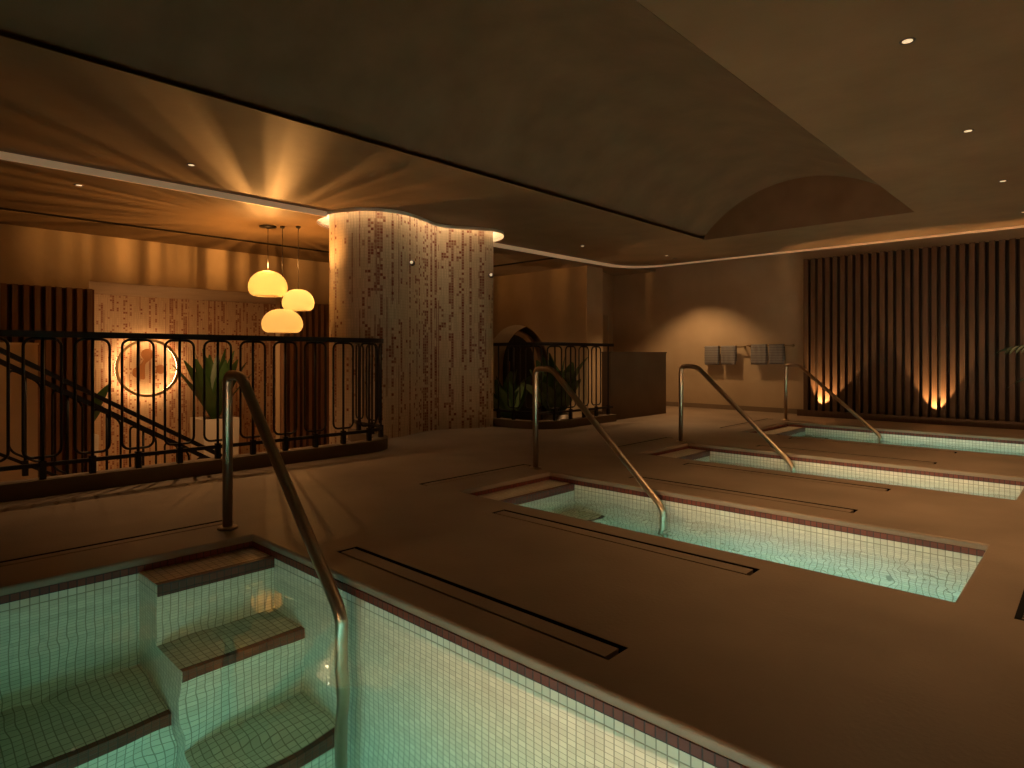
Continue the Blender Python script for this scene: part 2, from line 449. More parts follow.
for x0, y0, x1, y1, side, lab in DR:
    t = thing('slot_drain', lab, 'drain', ((x0 + x1) / 2, (y0 + y1) / 2, -0.05), 'slot drains in the deck')
    ch = MB(); w = 0.003; zt = -0.0012
    ch.box(x0, y0, -0.06, x1, y1, -0.055)
    ch.box(x0, y0, -0.055, x0 + w, y1, zt).box(x1 - w, y0, -0.055, x1, y1, zt).box(x0 + w, y0, -0.055, x1 - w, y0 + w, zt).box(x0 + w, y1 - w, -0.055, x1 - w, y1, zt)
    ch.build('channel', 'channel_black', t)
    big, sm = 0.028, 0.009
    if side == 'y1': r = (x0 + 0.022, y0 + sm + w, x1 - 0.022, y1 - big)
    else: r = (x0 + big, y0 + 0.022, x1 - sm - w, y1 - 0.022)
    MB().box(r[0], r[1], -0.055, r[2], r[3], 0.0).build('cover', 'deck_stone', t)
t = thing('floor_grate', 'dark metal access grate set in the deck at the right edge of the photo', 'grate', (-0.06, 3.6, -0.05))
gb = MB(); gb.box(DRAIN[0], DRAIN[1], -0.06, DRAIN[2], DRAIN[3], -0.055)
for a in ((DRAIN[0], DRAIN[1], DRAIN[0] + 0.02, DRAIN[3]), (DRAIN[2] - 0.02, DRAIN[1], DRAIN[2], DRAIN[3]), (DRAIN[0], DRAIN[1], DRAIN[2], DRAIN[1] + 0.02), (DRAIN[0], DRAIN[3] - 0.02, DRAIN[2], DRAIN[3])):
    gb.box(a[0], a[1], -0.055, a[2], a[3], -0.001)
gb.build('frame', 'channel_black', t)
gp = MB()
for i in range(36):
    y = DRAIN[1] + 0.03 + i * 0.0305
    gp.box(DRAIN[0] + 0.021, y, -0.03, DRAIN[2] - 0.021, y + 0.02, -0.004)
gp.build('grille', 'grey_metal', t)

# ------------------------------------------------------------------ pools
WATER = -0.12
ORD = ['nearest', 'second', 'third', 'farthest']
for k, (y0, y1) in enumerate(POOLS):
    zb = -1.9
    t = thing('plunge_pool', ['sunken mosaic plunge pool in the foreground with corner steps and a bench', 'second plunge pool from the camera, cut into the deck behind two slot drains', 'third plunge pool from the camera, narrow strip of lit water mid room', 'farthest plunge pool, in front of the wooden slat wall'][k], 'pool', ((PX0 + PX1) / 2, (y0 + y1) / 2, zb - 0.1), 'plunge pools in a row')
    zt = -0.036; th = 0.1
    bs = MB()
    bs.box(PX0 - th, y0 - th, zb - 0.1, PX1 + th, y1 + th, zb)
    bs.box(PX0 - th, y0 - th, zb, PX0, y1 + th, zt).box(PX1, y0 - th, zb, PX1 + th, y1 + th, zt)
    bs.box(PX0, y0 - th, zb, PX1, y0, zt).box(PX0, y1, zb, PX1, y1 + th, zt)
    bs.build('basin', 'pool_tile', t)
    tb = MB(); e = 0.004; z1 = zt; z0 = zt - PITCH
    tb.box(PX0, y0, z0, PX0 + e, y1, z1).box(PX1 - e, y0, z0, PX1, y1, z1).box(PX0 + e, y0, z0, PX1 - e, y0 + e, z1).box(PX0 + e, y1 - e, z0, PX1 - e, y1, z1)
    tb.build('trim_band', 'red_tile', t)
    sy0 = 0.99 if k == 0 else y0
    steps = [(-3.19, -0.066), (-2.88, -0.70), (-2.52, -1.30)]
    xb = PX0
    for xs, zs in steps:
        st = MB().box(xb, sy0, zb, xs, y1, zs).build('step', 'pool_tile', t)
        hn = 0.058 if zs > -0.1 else 0.088
        MB().box(xs - 0.03, sy0 + 0.002, zs - hn, xs + 0.004, y1, zs + 0.0015).build('nosing', 'dark_red_tile', st)
        xb = xs
    if k == 0:
        st = MB().box(PX0, y0, zb, -2.96, sy0 - 0.002, -1.10).build('bench', 'pool_tile', t)
        MB().box(-2.99, y0, -1.19, -2.956, sy0 - 0.003, -1.0985).build('nosing', 'dark_red_tile', st)
    tl = ('greenish clear water filling the foreground pool', 'rippling turquoise water in the second pool', 'pale green water in the third pool', 'pale water in the farthest pool by the slat wall')[k]
    e = 0.012
    tag(MB().box(PX0 - e, y0 - e, zb - e, PX1 + e, y1 + e, WATER).build('pool_water', 'rippled_water' if k == 1 else 'water'), tl, 'water', kind='stuff')
    # underwater light strips
    def uw(x0, ya, x1, yb, za, zb_, lab, mt='pool_lens'):
        u = thing('underwater_light', lab, 'light', ((x0 + x1) / 2, (ya + yb) / 2, (za + zb_) / 2), 'underwater pool lights')
        MB().box(x0, ya, za, x1, yb, zb_).build('lens', mt, u)
    nm = ['foreground pool', 'second pool', 'third pool', 'farthest pool'][k]
    uw(-2.3, y0 + 0.001, -0.6, y0 + 0.03, -1.74, -1.50, 'long underwater light panel low on the near wall of the ' + nm)
    uw(-2.3 if k else -1.65, y0 + 0.001, PX1 - 0.05, y0 + 0.02, -0.26 if k else -0.46, -0.18, 'warm light strip just below the water line on the near wall of the ' + nm, 'warm_lens')
    u = thing('coping_light', 'warm light strip under the near coping edge of the ' + nm, 'light', (-1.6, y0 + 0.01, -0.05), 'warm strips under the pool edges')
    MB().box(-2.5 if k else -1.9, y0 + 0.001, -0.096, PX1 - 0.05, y0 + 0.012, -0.071).build('diffuser', 'edge_lens', u)
    uw(PX1 - 0.03, y0 + 0.15, PX1 - 0.001, y1 - 0.15, -1.74, -1.50 if k else -1.62, 'short underwater light panel low on the end wall of the ' + nm)

# ------------------------------------------------------------------ pool hand rails
def grab_rail(px, py, ex, ey, h, lab):
    t = thing('grab_rail', lab, 'handrail', (px, py, 0.0), 'steel pool hand rails')
    d = Vector((ex - px, ey - py, 0)); dl = d.length; d /= dl
    def at(s, z): return Vector((px, py, z)) + d * s
    Z0 = -1.9
    c = [(0, 0.0), (0, h), (0.205, h), (dl, -0.11), (dl, Z0)]
    rad = [0, 0.062, 0.07, 0.06, 0]
    pts = []
    for q in range(len(c)):
        b = Vector(c[q])
        if q in (0, len(c) - 1): pts.append(at(*b)); continue
        a, e = Vector(c[q - 1]), Vector(c[q + 1])
        u1 = b + (a - b).normalized() * rad[q]; u2 = b + (e - b).normalized() * rad[q]
        for m_ in range(7):
            f_ = m_ / 6; w_ = u1 * (1 - f_) ** 2 + b * 2 * f_ * (1 - f_) + u2 * f_ * f_; pts.append(at(*w_))
    MB().tube(pts, 0.0245 if h < 0.882 else 0.0275, 14).build('pipe', 'steel', t)
    MB().lathe([(0.025, 0.0), (0.056, 0.0), (0.056, 0.006), (0.052, 0.012), (0.026, 0.014)], (px, py, 0.0), 24).build('floor_flange', 'steel', t)
    MB().lathe([(0.025, 0.0), (0.05, 0.0), (0.05, 0.01), (0.026, 0.014)], (ex, ey, Z0), 20).build('floor_flange', 'steel', t)
grab_rail(-3.68, 1.515, -2.36, 1.45, 0.885, 'bent steel hand rail in the foreground, descending into the nearest pool')
grab_rail(-3.645, 4.175, -2.32, 4.06, 0.88, 'bent steel hand rail of the second pool, in front of the curved railing')
grab_rail(-3.54, 6.60, -2.27, 6.53, 0.87, 'bent steel hand rail of the third pool, beside the brown parapet')
grab_rail(-3.54, 9.88, -2.19, 9.62, 0.85, 'bent steel hand rail of the farthest pool, before the slat wall')

# ------------------------------------------------------------------ ceiling
R = 0.75
edge = [(-6.78, -3.0), (-6.78, 10.72 - R)] + [(-6.78 + R - R * math.cos(a), 10.72 - R + R * math.sin(a)) for a in [PI / 2 * k / 10 for k in range(1, 11)]] + [(2.4, 10.72)]
VX0, VX1, VY0, VY1 = -4.33, -1.65, -2.4, 8.82
col_hole = offset(column, 0.15)
# the hall ceiling reaches round the column hole, the hole crosses its left edge: join both into one outline
def inside(p, poly):
    x, y = p; c = False; n = len(poly)
    for i in range(n):
        x1, y1 = poly[i]; x2, y2 = poly[(i + 1) % n]
        if (y1 > y) != (y2 > y) and x < (x2 - x1) * (y - y1) / (y2 - y1) + x1: c = not c
    return c
XE = -6.78
# hole points right of the edge, ordered by y
cross = []
n = len(col_hole)
for i in range(n):
    a, b = col_hole[i], col_hole[(i + 1) % n]
    if (a[0] - XE) * (b[0] - XE) < 0:
        s = (XE - a[0]) / (b[0] - a[0]); cross.append((i, (XE, a[1] + s * (b[1] - a[1]))))
def arc(i, j, right):
    out = []; k = (i + 1) % n
    while True:
        out.append(col_hole[k])
        if k == j: break
        k = (k + 1) % n
    return out
(c0, pA), (c1, pB) = cross[0], cross[1]
seg1 = [pA] + arc(c0, c1, True) + [pB]
seg2 = [pB] + arc(c1, c0, True) + [pA]
rightseg = seg1 if sum(p[0] for p in seg1) / len(seg1) > sum(p[0] for p in seg2) / len(seg2) else seg2
leftseg = seg2 if rightseg is seg1 else seg1
if rightseg[0][1] > rightseg[-1][1]: rightseg = rightseg[::-1]
if leftseg[0][1] > leftseg[-1][1]: leftseg = leftseg[::-1]
hall = [(-6.78, -3.0)] + rightseg + edge[1:] + [(2.4, -3.0)]
struct(MB().slab(hall, [rect(VX0, VY0, VX1, VY1)], XY, ZC, ZC + 0.004).build('ceiling', 'ceiling_plaster'))
# lower border ceiling over the stairwell, with a blackened groove
ZB = 2.66
GX, GY = -9.02, 8.25
b1 = [(-6.81, -3.0)] + [(min(x, -6.81), y) for x, y in leftseg] + [(-6.81, 9.8), (-6.81, 10.9), (-7.6, 11.1), (-7.1, GY), (GX, GY), (GX, -3.0)]
b1 = [(-6.80, -3.0)] + leftseg + [(-6.80, GY), (GX, GY), (GX, -3.0)]
struct(MB().slab(b1, [], XY, ZB, ZB + 0.05).build('ceiling_border', 'ceiling_plaster'))
b2 = [(-6.80, GY + 0.16), (-6.80, 10.0), (-6.5, 10.9), (-6.5, 11.1), (-10.3, 11.1), (-10.3, -3.0), (GX - 0.16, -3.0), (GX - 0.16, GY + 0.16)]
struct(MB().slab(b2, [], XY, ZB, ZB + 0.05).build('ceiling_perimeter', 'ceiling_plaster'))
struct(MB().box(-10.4, -3.1, ZC + 0.42, -6.3, 11.2, ZC + 0.46).box(-6.3, 10.6, ZC + 0.42, 2.4, 11.2, ZC + 0.46).build('ceiling_void', 'slat_backing'))
struct(MB().box(GX - 0.16, -3, ZB + 0.004, GX, GY + 0.16, ZB + 0.04).box(GX, GY, ZB + 0.004, -6.85, GY + 0.16, ZB + 0.04).build('ceiling_slot_shade', 'channel_black'))  # flush black strip paints the shade inside the groove
# vault
vm = MB(); lip = 2.785; xm = (VX0 + VX1) / 2; hw = (VX1 - VX0) / 2; rise = 0.60; RR = (hw * hw + rise * rise) / (2 * rise)
prof = [(VX0 - 0.14, ZC + 0.001), (VX0 - 0.14, lip), (VX0, lip + 0.001)]
for i in range(1, 40):
    dx = -hw + 2 * hw * i / 40
    prof.append((xm + dx, lip + rise - (RR - math.sqrt(RR * RR - dx * dx))))
prof += [(VX1 - 0.004, lip), (VX1 - 0.004, ZC + 0.001)]
for o_, q in ((0, 0),):
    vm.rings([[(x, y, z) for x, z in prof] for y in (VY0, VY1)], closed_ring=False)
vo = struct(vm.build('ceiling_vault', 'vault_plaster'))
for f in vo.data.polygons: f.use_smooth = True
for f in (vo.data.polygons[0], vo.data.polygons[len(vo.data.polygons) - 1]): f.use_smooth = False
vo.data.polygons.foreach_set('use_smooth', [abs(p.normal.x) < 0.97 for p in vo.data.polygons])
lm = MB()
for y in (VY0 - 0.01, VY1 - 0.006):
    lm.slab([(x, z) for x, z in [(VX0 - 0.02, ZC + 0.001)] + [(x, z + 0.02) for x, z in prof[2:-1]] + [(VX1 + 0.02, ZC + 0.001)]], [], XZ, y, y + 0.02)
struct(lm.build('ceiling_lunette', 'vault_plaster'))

# cove light strip along the step of the ceiling
cs = MB()
pts = [(x, y) for x, y in edge]
def strip(path, hs):
    V = []
    for i, (x, y) in enumerate(path):
        V.append((x, y, hs[i]))
    return V
pa = [(-6.782, -3.0), (-6.782, pA[1] if pA[1] < pB[1] else pB[1])]
t = thing('cove_light', 'lit cream strip along the ceiling step left of the mosaic column', 'light strip', (-6.78, 1.0, ZC), 'ceiling cove light strips')
MB().box(-6.797, -3.0, ZB - 0.004, -6.772, min(pA[1], pB[1]) - 0.0, ZC + 0.002).build('diffuser', 'cove_glow', t)
t = thing('cove_light', 'lit cream strip along the ceiling step from column round to back wall', 'light strip', (-5.5, 10.7, ZC), 'ceiling cove light strips')
path = [(-6.783, max(pA[1], pB[1])), (-6.783, 8.5)] + [(x - 0.0, y) for x, y in edge[1:]]
hs = []
for i, (x, y) in enumerate(path):
    hs.append(0.062 if i < 2 else (0.05 - 0.025 * min(1, (i - 2) / 11)))
rs = []
for i, (x, y) in enumerate(path):
    if i < 3: n_ = (1, 0)
    elif i >= len(path) - 2: n_ = (0, -1)
    else:
        a = PI / 2 * (i - 2) / 10; n_ = (math.cos(a), -math.sin(a))
    rs.append([(x + n_[0] * 0.010, y + n_[1] * 0.010, ZC + 0.004), (x + n_[0] * 0.010, y + n_[1] * 0.010, ZC - hs[i]), (x - n_[0] * 0.014, y - n_[1] * 0.014, ZC - hs[i]), (x - n_[0] * 0.014, y - n_[1] * 0.014, ZC + 0.004)])
MB().rings(rs, smooth=False).build('diffuser', 'cove_glow', t)

# light well around the column
wm = MB()
wl = offset(column, 0.20)
wm.rings([[(x, y, z) for x, y in col_hole] for z in (ZB + 0.02, ZC + 0.09)] , cap0=False, cap1=False, smooth=False)
struct(wm.build('ceiling_column_ring', 'white_plaster', normals=False))
wm = MB()
wm.rings([[(x, y, z) for x, y in offset(column, 0.32)] for z in (ZC + 0.005, ZC + 0.34)], cap0=False, cap1=True, smooth=False)
struct(wm.build('ceiling_column_well', 'white_plaster'))
t = thing('halo_light', 'hidden ring of light in the ceiling slot round the mosaic column', 'light ring', (-6.9, 5.3, ZC + 0.1))
MB().tube([(x, y, ZC + 0.27) for x, y in offset(column, 0.10)], 0.012, 6, closed=True).build('led_rope', 'halo_led', t)

# ------------------------------------------------------------------ walls
struct(MB().box(-8.0, 11.1, -0.05, 2.4, 11.25, ZC + 0.45).build('wall_back', 'wall_plaster'))
struct(MB().box(2.4, -3.0, -0.05, 2.55, 11.25, ZC + 0.45).build('wall_right', 'wall_plaster'))
struct(MB().box(-14.0, -3.15, ZL, 2.55, -3.0, ZC + 0.45).build('wall_front', 'wall_plaster'))
# return wall between arch wall and back wall
struct(MB().slab([(-6.985, 9.46), (-7.52, 11.1), (-7.72, 11.1), (-7.18, 9.46)], [], XY, ZL, ZC + 0.2).build('wall_return', 'wall_plaster'))
struct(MB().box(-7.50, 11.085, 0, -3.68, 11.1, 0.085).build('baseboard_back', 'skirting_stone'))
struct(MB().slab([(-6.965, 9.45), (-7.505, 11.1), (-7.52, 11.1), (-6.98, 9.45)], [], XY, 0.0, 0.085).build('baseboard_return', 'skirting_stone'))
# arch wall
AX, AZ, AR = -8.78, 0.76, 0.86
arch = [(AX - AR, ZL), (AX - AR, AZ)] + [(AX - AR * math.cos(a), AZ + AR * math.sin(a)) for a in [PI * k / 24 for k in range(1, 24)]] + [(AX + AR, AZ), (AX + AR, ZL)]
outl = [(-10.3, ZL)] + arch + [(-6.98, ZL), (-6.98, ZC + 0.1), (-10.3, ZC + 0.1)]
struct(MB().slab(outl, [], XZ, 9.45, 9.95).build('wall_arch', 'wall_plaster'))
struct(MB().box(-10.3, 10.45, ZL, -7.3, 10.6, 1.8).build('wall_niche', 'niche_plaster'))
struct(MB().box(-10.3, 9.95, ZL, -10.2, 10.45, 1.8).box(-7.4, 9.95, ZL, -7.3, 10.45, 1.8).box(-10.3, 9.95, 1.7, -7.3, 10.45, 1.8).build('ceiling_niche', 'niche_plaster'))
t = thing('arched_door', 'dark arched double door inside the niche behind the curved railing', 'door', (-9.36, 9.98, ZL))
DX, DR_, DZ = -9.36, 0.66, 0.78
for sgn in (-1, 1):
    dl = [(DX + sgn * 0.004, ZL), (DX + sgn * DR_, ZL), (DX + sgn * DR_, DZ)] + [(DX + sgn * DR_ * math.cos(a), DZ + DR_ * math.sin(a)) for a in [PI / 2 * k / 10 for k in range(1, 10)]] + [(DX + sgn * 0.004, DZ + DR_)]
    lf = MB().slab(dl, [], XZ, 9.97, 10.03).build('door_leaf', 'door_dark', t)
    MB().tube([(DX + sgn * 0.06, 9.93, 0.62), (DX + sgn * 0.06, 9.93, 0.86)], 0.012, 8).build('pull_handle', 'bronze', lf)
fr_ = [(DX + DR_ * 1.0, ZL)] 
fo = [(DX - DR_ - 0.1, ZL), (DX - DR_ - 0.1, DZ)] + [(DX - (DR_ + 0.1) * math.cos(a), DZ + (DR_ + 0.1) * math.sin(a)) for a in [PI * k / 24 for k in range(1, 24)]] + [(DX + DR_ + 0.1, DZ), (DX + DR_ + 0.1, ZL), (DX + DR_, ZL), (DX + DR_, DZ)] + [(DX + DR_ * math.cos(a), DZ + DR_ * math.sin(a)) for a in [PI * k / 24 for k in range(1, 24)]] + [(DX - DR_, DZ), (DX - DR_, ZL)]
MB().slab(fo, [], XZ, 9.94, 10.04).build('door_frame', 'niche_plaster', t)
# stairwell side
struct(MB().box(-10.3, -3.0, 2.02, -10.15, 9.5, ZC + 0.1).build('wall_left', 'wall_plaster'))
struct(MB().box(-10.3, -3.0, ZL, -10.15, 2.30, 2.02).build('wall_left_lower', 'wall_plaster'))
struct(MB().box(-10.3, 5.05, ZL, -10.15, 9.5, 2.02).build('wall_left_side', 'wall_plaster'))
struct(MB().box(-13.3, 1.2, 2.10, -10.3, 7.5, 2.2).build('ceiling_recess', 'wall_plaster'))
struct(MB().box(-13.3, 1.1, ZL, -10.3, 1.2, 2.2).box(-13.3, 7.5, ZL, -10.3, 7.6, 2.2).build('wall_recess_side', 'wall_plaster'))
mw = MB(); rs = []
for i in range(25):
    y = 1.2 + 6.3 * i / 24; x = -12.95 - 0.25 * (1 - ((y - 4.2) / 3.2) ** 2)
    rs.append([(x, y, ZL), (x, y, 2.10), (x - 0.1, y, 2.10), (x - 0.1, y, ZL)])
mw.rings(rs, smooth=False)
struct(mw.build('wall_mosaic', 'lobby_mosaic'))
struct(MB().box(-14.0, -3.15, ZL - 0.1, -5.5, 11.1, ZL).build('floor_lobby', 'cream_plaster'))
struct(MB().box(-5.6, 0.3, ZL, -5.5, 9.6, -0.036).build('wall_stairwell', 'wall_plaster'))
# stair flight
sm = MB()
for i in range(9):
    sm.box(-6.70, 0.30 + 0.28 * i, ZL, -5.62, 0.30 + 0.28 * (i + 1), -0.167 * (i + 1))
struct(sm.build('floor_stairs', 'deck_stone'))
# low tan wall at far left
struct(MB().box(-10.02, -1.5, ZL, -9.85, 1.68, 1.13).build('wall_low', 'tan_panel'))
struct(MB().box(-10.025, -1.5, 1.13, -9.84, 1.69, 1.155).build('trim_1', 'cream_plaster'))

# column
cmb = MB(); l = cmb.bm.loops.layers.uv.new('UVMap')
acc = [0.0]
for i in range(len(column)):
    acc.append(acc[-1] + (Vector(column[(i + 1) % len(column)]) - Vector(column[i])).length)
zs = [ZL, ZC + 0.33]
vv = [[cmb.bm.verts.new((x, y, z)) for x, y in column] for z in zs]
for i in range(len(column)):
    j = (i + 1) % len(column)
    f = cmb.bm.faces.new((vv[0][i], vv[0][j], vv[1][j], vv[1][i])); f.smooth = True
    for lo, uvv in zip(f.loops, ((acc[i], zs[0]), (acc[i + 1], zs[0]), (acc[i + 1], zs[1]), (acc[i], zs[1]))): lo[l].uv = uvv
co = cmb.build('mosaic_column', 'column_mosaic', None, True, False)
tag(co, 'big curved column clad in beige mosaic with vertical red drip pattern', 'column')
# ball spotlights on the column
for (bx, by, bz, dx, dy, lab) in ((-6.32, 4.86, 2.145, 0.9, -0.25, 'small round spotlight on the middle of the mosaic column'), (-6.205, 6.10, 2.10, 0.9, 0.4, 'small round spotlight at the right edge of the mosaic column')):
    d = Vector((dx, dy, 0)).normalized()
    t = thing('ball_spotlight', lab, 'light', (bx, by, bz), 'ball spotlights on the column')
    p = Vector((bx, by, bz)) + d * 0.055
    MB().tube([Vector((bx, by, bz)) - d * 0.03, p], 0.010, 8).build('stem', 'steel', t)
    bmx = MB(); bmesh.ops.create_uvsphere(bmx.bm, u_segments=16, v_segments=10, radius=0.038, matrix=Matrix.Translation(p))
    bo = bmx.build('head', 'grey_metal', t)
    q = p + Vector((0.55, -0.72, 0.1)).normalized() * 0.030
    lx = MB(); Mq = Vector((0.62, -0.70, 0.2)).to_track_quat('Z', 'Y').to_matrix().to_4x4()
    lx.lathe([(0.0001, 0.0), (0.019, 0.0), (0.019, 0.006), (0.0001, 0.012)], tuple(q), 14, True, Mq)
    lx.build('lens', 'ball_lens', t)
    up = Vector((bx, by, bz)) + Vector((-0.045 * d.y - 0.02, -0.10, 0.06))
    MB().lathe([(0.0001, 0), (0.018, 0), (0.018, 0.012), (0.0001, 0.016)], tuple(up), 12, True, d.to_track_quat('Z', 'Y').to_matrix().to_4x4()).build('wall_cap', 'steel', t)

# ------------------------------------------------------------------ guard railings
class Path:
    def __init__(s, pts):
        s.p = [Vector(q).to_3d() if len(q) == 2 else Vector(q) for q in pts]; s.a = [0]
        for i in range(len(s.p) - 1): s.a.append(s.a[-1] + (s.p[i + 1] - s.p[i]).length)
        s.L = s.a[-1]
    def at(s, d):
        d = min(max(d, 0), s.L)
        for i in range(len(s.p) - 1):
            if d <= s.a[i + 1] + 1e-9:
                t = (d - s.a[i]) / (s.a[i + 1] - s.a[i]); return s.p[i].lerp(s.p[i + 1], t)
        return s.p[-1].copy()
def loop_pts(w, z0, z1, r, k=5):
    c = []
    for cx, cz, a0 in ((w / 2 - r, z1 - r, 0), (-w / 2 + r, z1 - r, PI / 2), (-w / 2 + r, z0 + r, PI), (w / 2 - r, z0 + r, 1.5 * PI)):
        for i in range(k + 1):
            a = a0 + PI / 2 * i / k; c.append((cx + r * math.cos(a), cz + r * math.sin(a)))
    return c
def dens(c, step=0.06):
    o = []
    n = len(c)
    for i in range(n):
        a, b = Vector(c[i]), Vector(c[(i + 1) % n]); m = max(1, int((b - a).length / step)) if abs(a.x - b.x) > 0.02 else 1
        for j in range(m): o.append(tuple(a.lerp(b, j / m)))
    return o
def railing(path, name, lab, phase, zc, end_loops=True, slope=0.0, ztop=1.17, curb=True, zbot=0.215, second=None, pitch=0.305):
    P = Path(path)
    def zz(s): return slope * s
    t = thing(name, lab, 'railing', tuple(P.at(P.L / 2)) if not curb else (*P.at(P.L / 2)[:2], 0.0), None)
    S = [P.L * i / 90 for i in range(91)] if slope == 0 else [0, P.L]
    def pt(s, z): q = P.at(s); return (q.x, q.y, q.z + z + zz(s))
    MB().tube([pt(s, ztop - 0.02) for s in S], 0, square=(0.058, 0.045)).build('top_rail', 'iron', t)
    if second: MB().tube([pt(s, second) for s in S], 0, square=(0.04, 0.048)).build('second_rail', 'iron', t)
    MB().tube([pt(s, zbot) for s in S], 0, square=(0.026, 0.030)).build('bottom_rail', 'iron', t)
    if curb:
        MB().tube([pt(s, zc / 2) for s in S], 0, square=(0.15, zc)).build('curb', 'curb_stone', t)
    s = phase
    while s < P.L - 0.02:
        ztp = second if second else ztop - 0.03
        b = MB(); q0 = pt(s, zbot); q1 = pt(s, ztp)
        b.tube([(q0[0], q0[1], q0[2]), (q1[0], q1[1], q1[2])], 0.0112, 8)
        bo = b.build('baluster', 'iron', t)
        f0 = zc if curb else zbot - 0.10
        q0 = pt(s, f0)
        f = MB(); f.box(q0[0] - 0.020, q0[1] - 0.020, q0[2], q0[0] + 0.020, q0[1] + 0.020, q0[2] + (zbot - f0) + 0.03)
        f.build('foot', 'iron', bo)
        if s - 0.12 > 0 and s + 0.12 < P.L:
            c = dens(loop_pts(0.222, zbot + 0.055, ztp - 0.022, 0.055))
            lp = MB().tube([pt(s + u, z) for u, z in c], 0.0098, 8, closed=True)
            lp.build('loop_bar', 'iron', t)
        s += pitch
    return t
railing(rail_a, 'guard_railing', 'long black looped iron railing at left along the stairwell edge', 0.155 + 0.0, 0.115)
railing(rail_b, 'guard_railing', 'short curved black iron railing right of the mosaic column', 0.10, 0.105)
# stair balustrade, sloping down
sx = -6.66
railing([(sx, 0.30, 0), (sx, 2.95, 0)], 'stair_balustrade', 'black iron balustrade with double rail sloping down behind the long railing', 0.15, 0, slope=-0.606, ztop=1.395 + 0.02, curb=False, zbot=0.53, second=1.30, pitch=0.30)

# ------------------------------------------------------------------ parapet
t = thing('parapet_wall', 'low brown plaster parapet between the curved railing and the back wall', 'parapet', (-5.54, 8.85, 0))
MB().box(-5.62, 7.99, -0.036, -5.46, 9.66, 1.03).build('body', 'parapet_plaster', t)
MB().box(-5.63, 7.985, 1.03, -5.45, 9.67, 1.05).build('coping', 'parapet_plaster', t)

# ------------------------------------------------------------------ slat wall
t = thing('slat_wall', 'tall dark wooden slat wall panel on the back wall at right', 'wall panel', (-1.4, 11.0, 0))
sl = MB(); x = -3.635
while x < 1.0:
    sl.box(x, 10.955, 0.05, x + 0.064, 11.085, 2.595); x += 0.1125
sl.build('slats', 'slat_wood', t)
MB().box(-3.68, 11.085, 0.05, 1.05, 11.098, 2.60).build('backing', 'slat_backing', t)
MB().box(-3.68, 10.78, 0.0, 1.05, 10.80, 0.10).box(-3.68, 10.80, 0.0, 1.05, 11.098, 0.05).build('plinth', 'slat_wood', t)
for i, ux in enumerate((-3.39, -1.78, -0.18)):
    lab = ('floor uplight glowing at the left end of the slat wall', 'floor uplight glowing in the middle of the slat wall', 'floor uplight of the slat wall beyond the right edge of view')[i]
    t = thing('floor_uplight', lab, 'light', (ux, 10.84, 0.05), 'uplights under the slat wall')
    MB().lathe([(0.0001, 0), (0.03, 0), (0.03, 0.035), (0.026, 0.035), (0.024, 0.02), (0.0001, 0.02)], (ux, 10.84, 0.05), 16).build('housing', 'grey_metal', t)
    lo = lamp('uplight_lamp', 'SPOT', (ux, 10.84, 0.085), P_UP * 1.5, (1.0, 0.52, 0.19), t, spot_size=math.radians(63), spot_blend=0.3, shadow_soft_size=0.012)
    lo.rotation_euler = Vector((0.24 if i == 0 else 0, 0.20, 1.0)).to_track_quat('-Z', 'Y').to_euler()

# red slat panels of the stairwell
def slat_panel(y0, y1, z1, lab):
    t = thing('slat_panel', lab, 'wall panel', (-10.1, (y0 + y1) / 2, ZL), 'reddish slat panels of the stairwell')
    s = MB(); y = y0
    while y < y1 - 0.05:
        s.box(-10.13, y, ZL, -10.03, y + 0.06, z1); y += 0.115
    s.build('slats', 'red_slat_wood', t)
    MB().box(-10.148, y0, ZL, -10.13, y1, z1).build('backing', 'red_backing', t)
slat_panel(-2.0, 2.36, 1.90, 'reddish wooden slat panel at the far left of the stairwell')
slat_panel(5.06, 6.9, 1.90, 'reddish wooden slat panel behind the pendant lamps')

# ------------------------------------------------------------------ towel bars and towels
def towel_bar(x0, x1, z, lab):
    t = thing('towel_bar', lab, 'towel bar', ((x0 + x1) / 2, 11.0, z), 'towel bars on the back wall')
    MB().tube([(x0, 11.0, z), (x1, 11.0, z)], 0.010, 10).build('bar', 'bronze', t)
    for x in (x0 + 0.03, x1 - 0.03):
        MB().lathe([(0.0001, 0), (0.024, 0), (0.024, 0.01), (0.010, 0.02), (0.010, 0.10)], (x, 11.10, z), 14, True, Matrix.Rotation(PI / 2, 4, 'X')).build('bracket', 'bronze', t)
towel_bar(-5.43, -4.66, 1.145, 'bronze towel bar nearer the parapet with two folded towels')
towel_bar(-4.62, -3.82, 1.165, 'bronze towel bar nearer the slat wall with two folded towels')
def towel(x0, x1, z, lab, drop):
    rs = []
    nx = 10
    prof = []
    for i in range(8): prof.append((0.022, -drop * 0.8 + drop * 0.8 * i / 8))
    for i in range(9):
        a = PI * i / 8; prof.append((0.022 * math.cos(a), 0.022 * math.sin(a)))
    for i in range(1, 11): prof.append((-0.022 - 0.006 * math.sin(i / 10 * PI), -drop * i / 10))
    th = 0.013
    inner = []
    for k in range(nx + 1):
        x = x0 + (x1 - x0) * k / nx; w = 0.006 * math.sin(k * 1.9 + x0 * 7)
        ring = [(x, 11.0 + y * 1.25 + (w if y < 0 else 0), z + zz) for y, zz in prof]
        ring += [(x, 11.0 + y * 0.60 + (w if y < 0 else 0) , z + (zz - (th * 0.6 if zz > 0 else 0))) for y, zz in reversed(prof)]
        rs.append(ring)
    o = MB().rings(rs, smooth=True).build('towel', 'towel_weave')
    tag(o, lab, 'towel', 'folded towels on the bars')
towel(-5.40, -5.13, 1.147, 'grey striped towel, left one on the bar nearer the parapet', 0.325)
towel(-5.085, -4.81, 1.147, 'grey striped towel, right one on the bar nearer the parapet', 0.320)
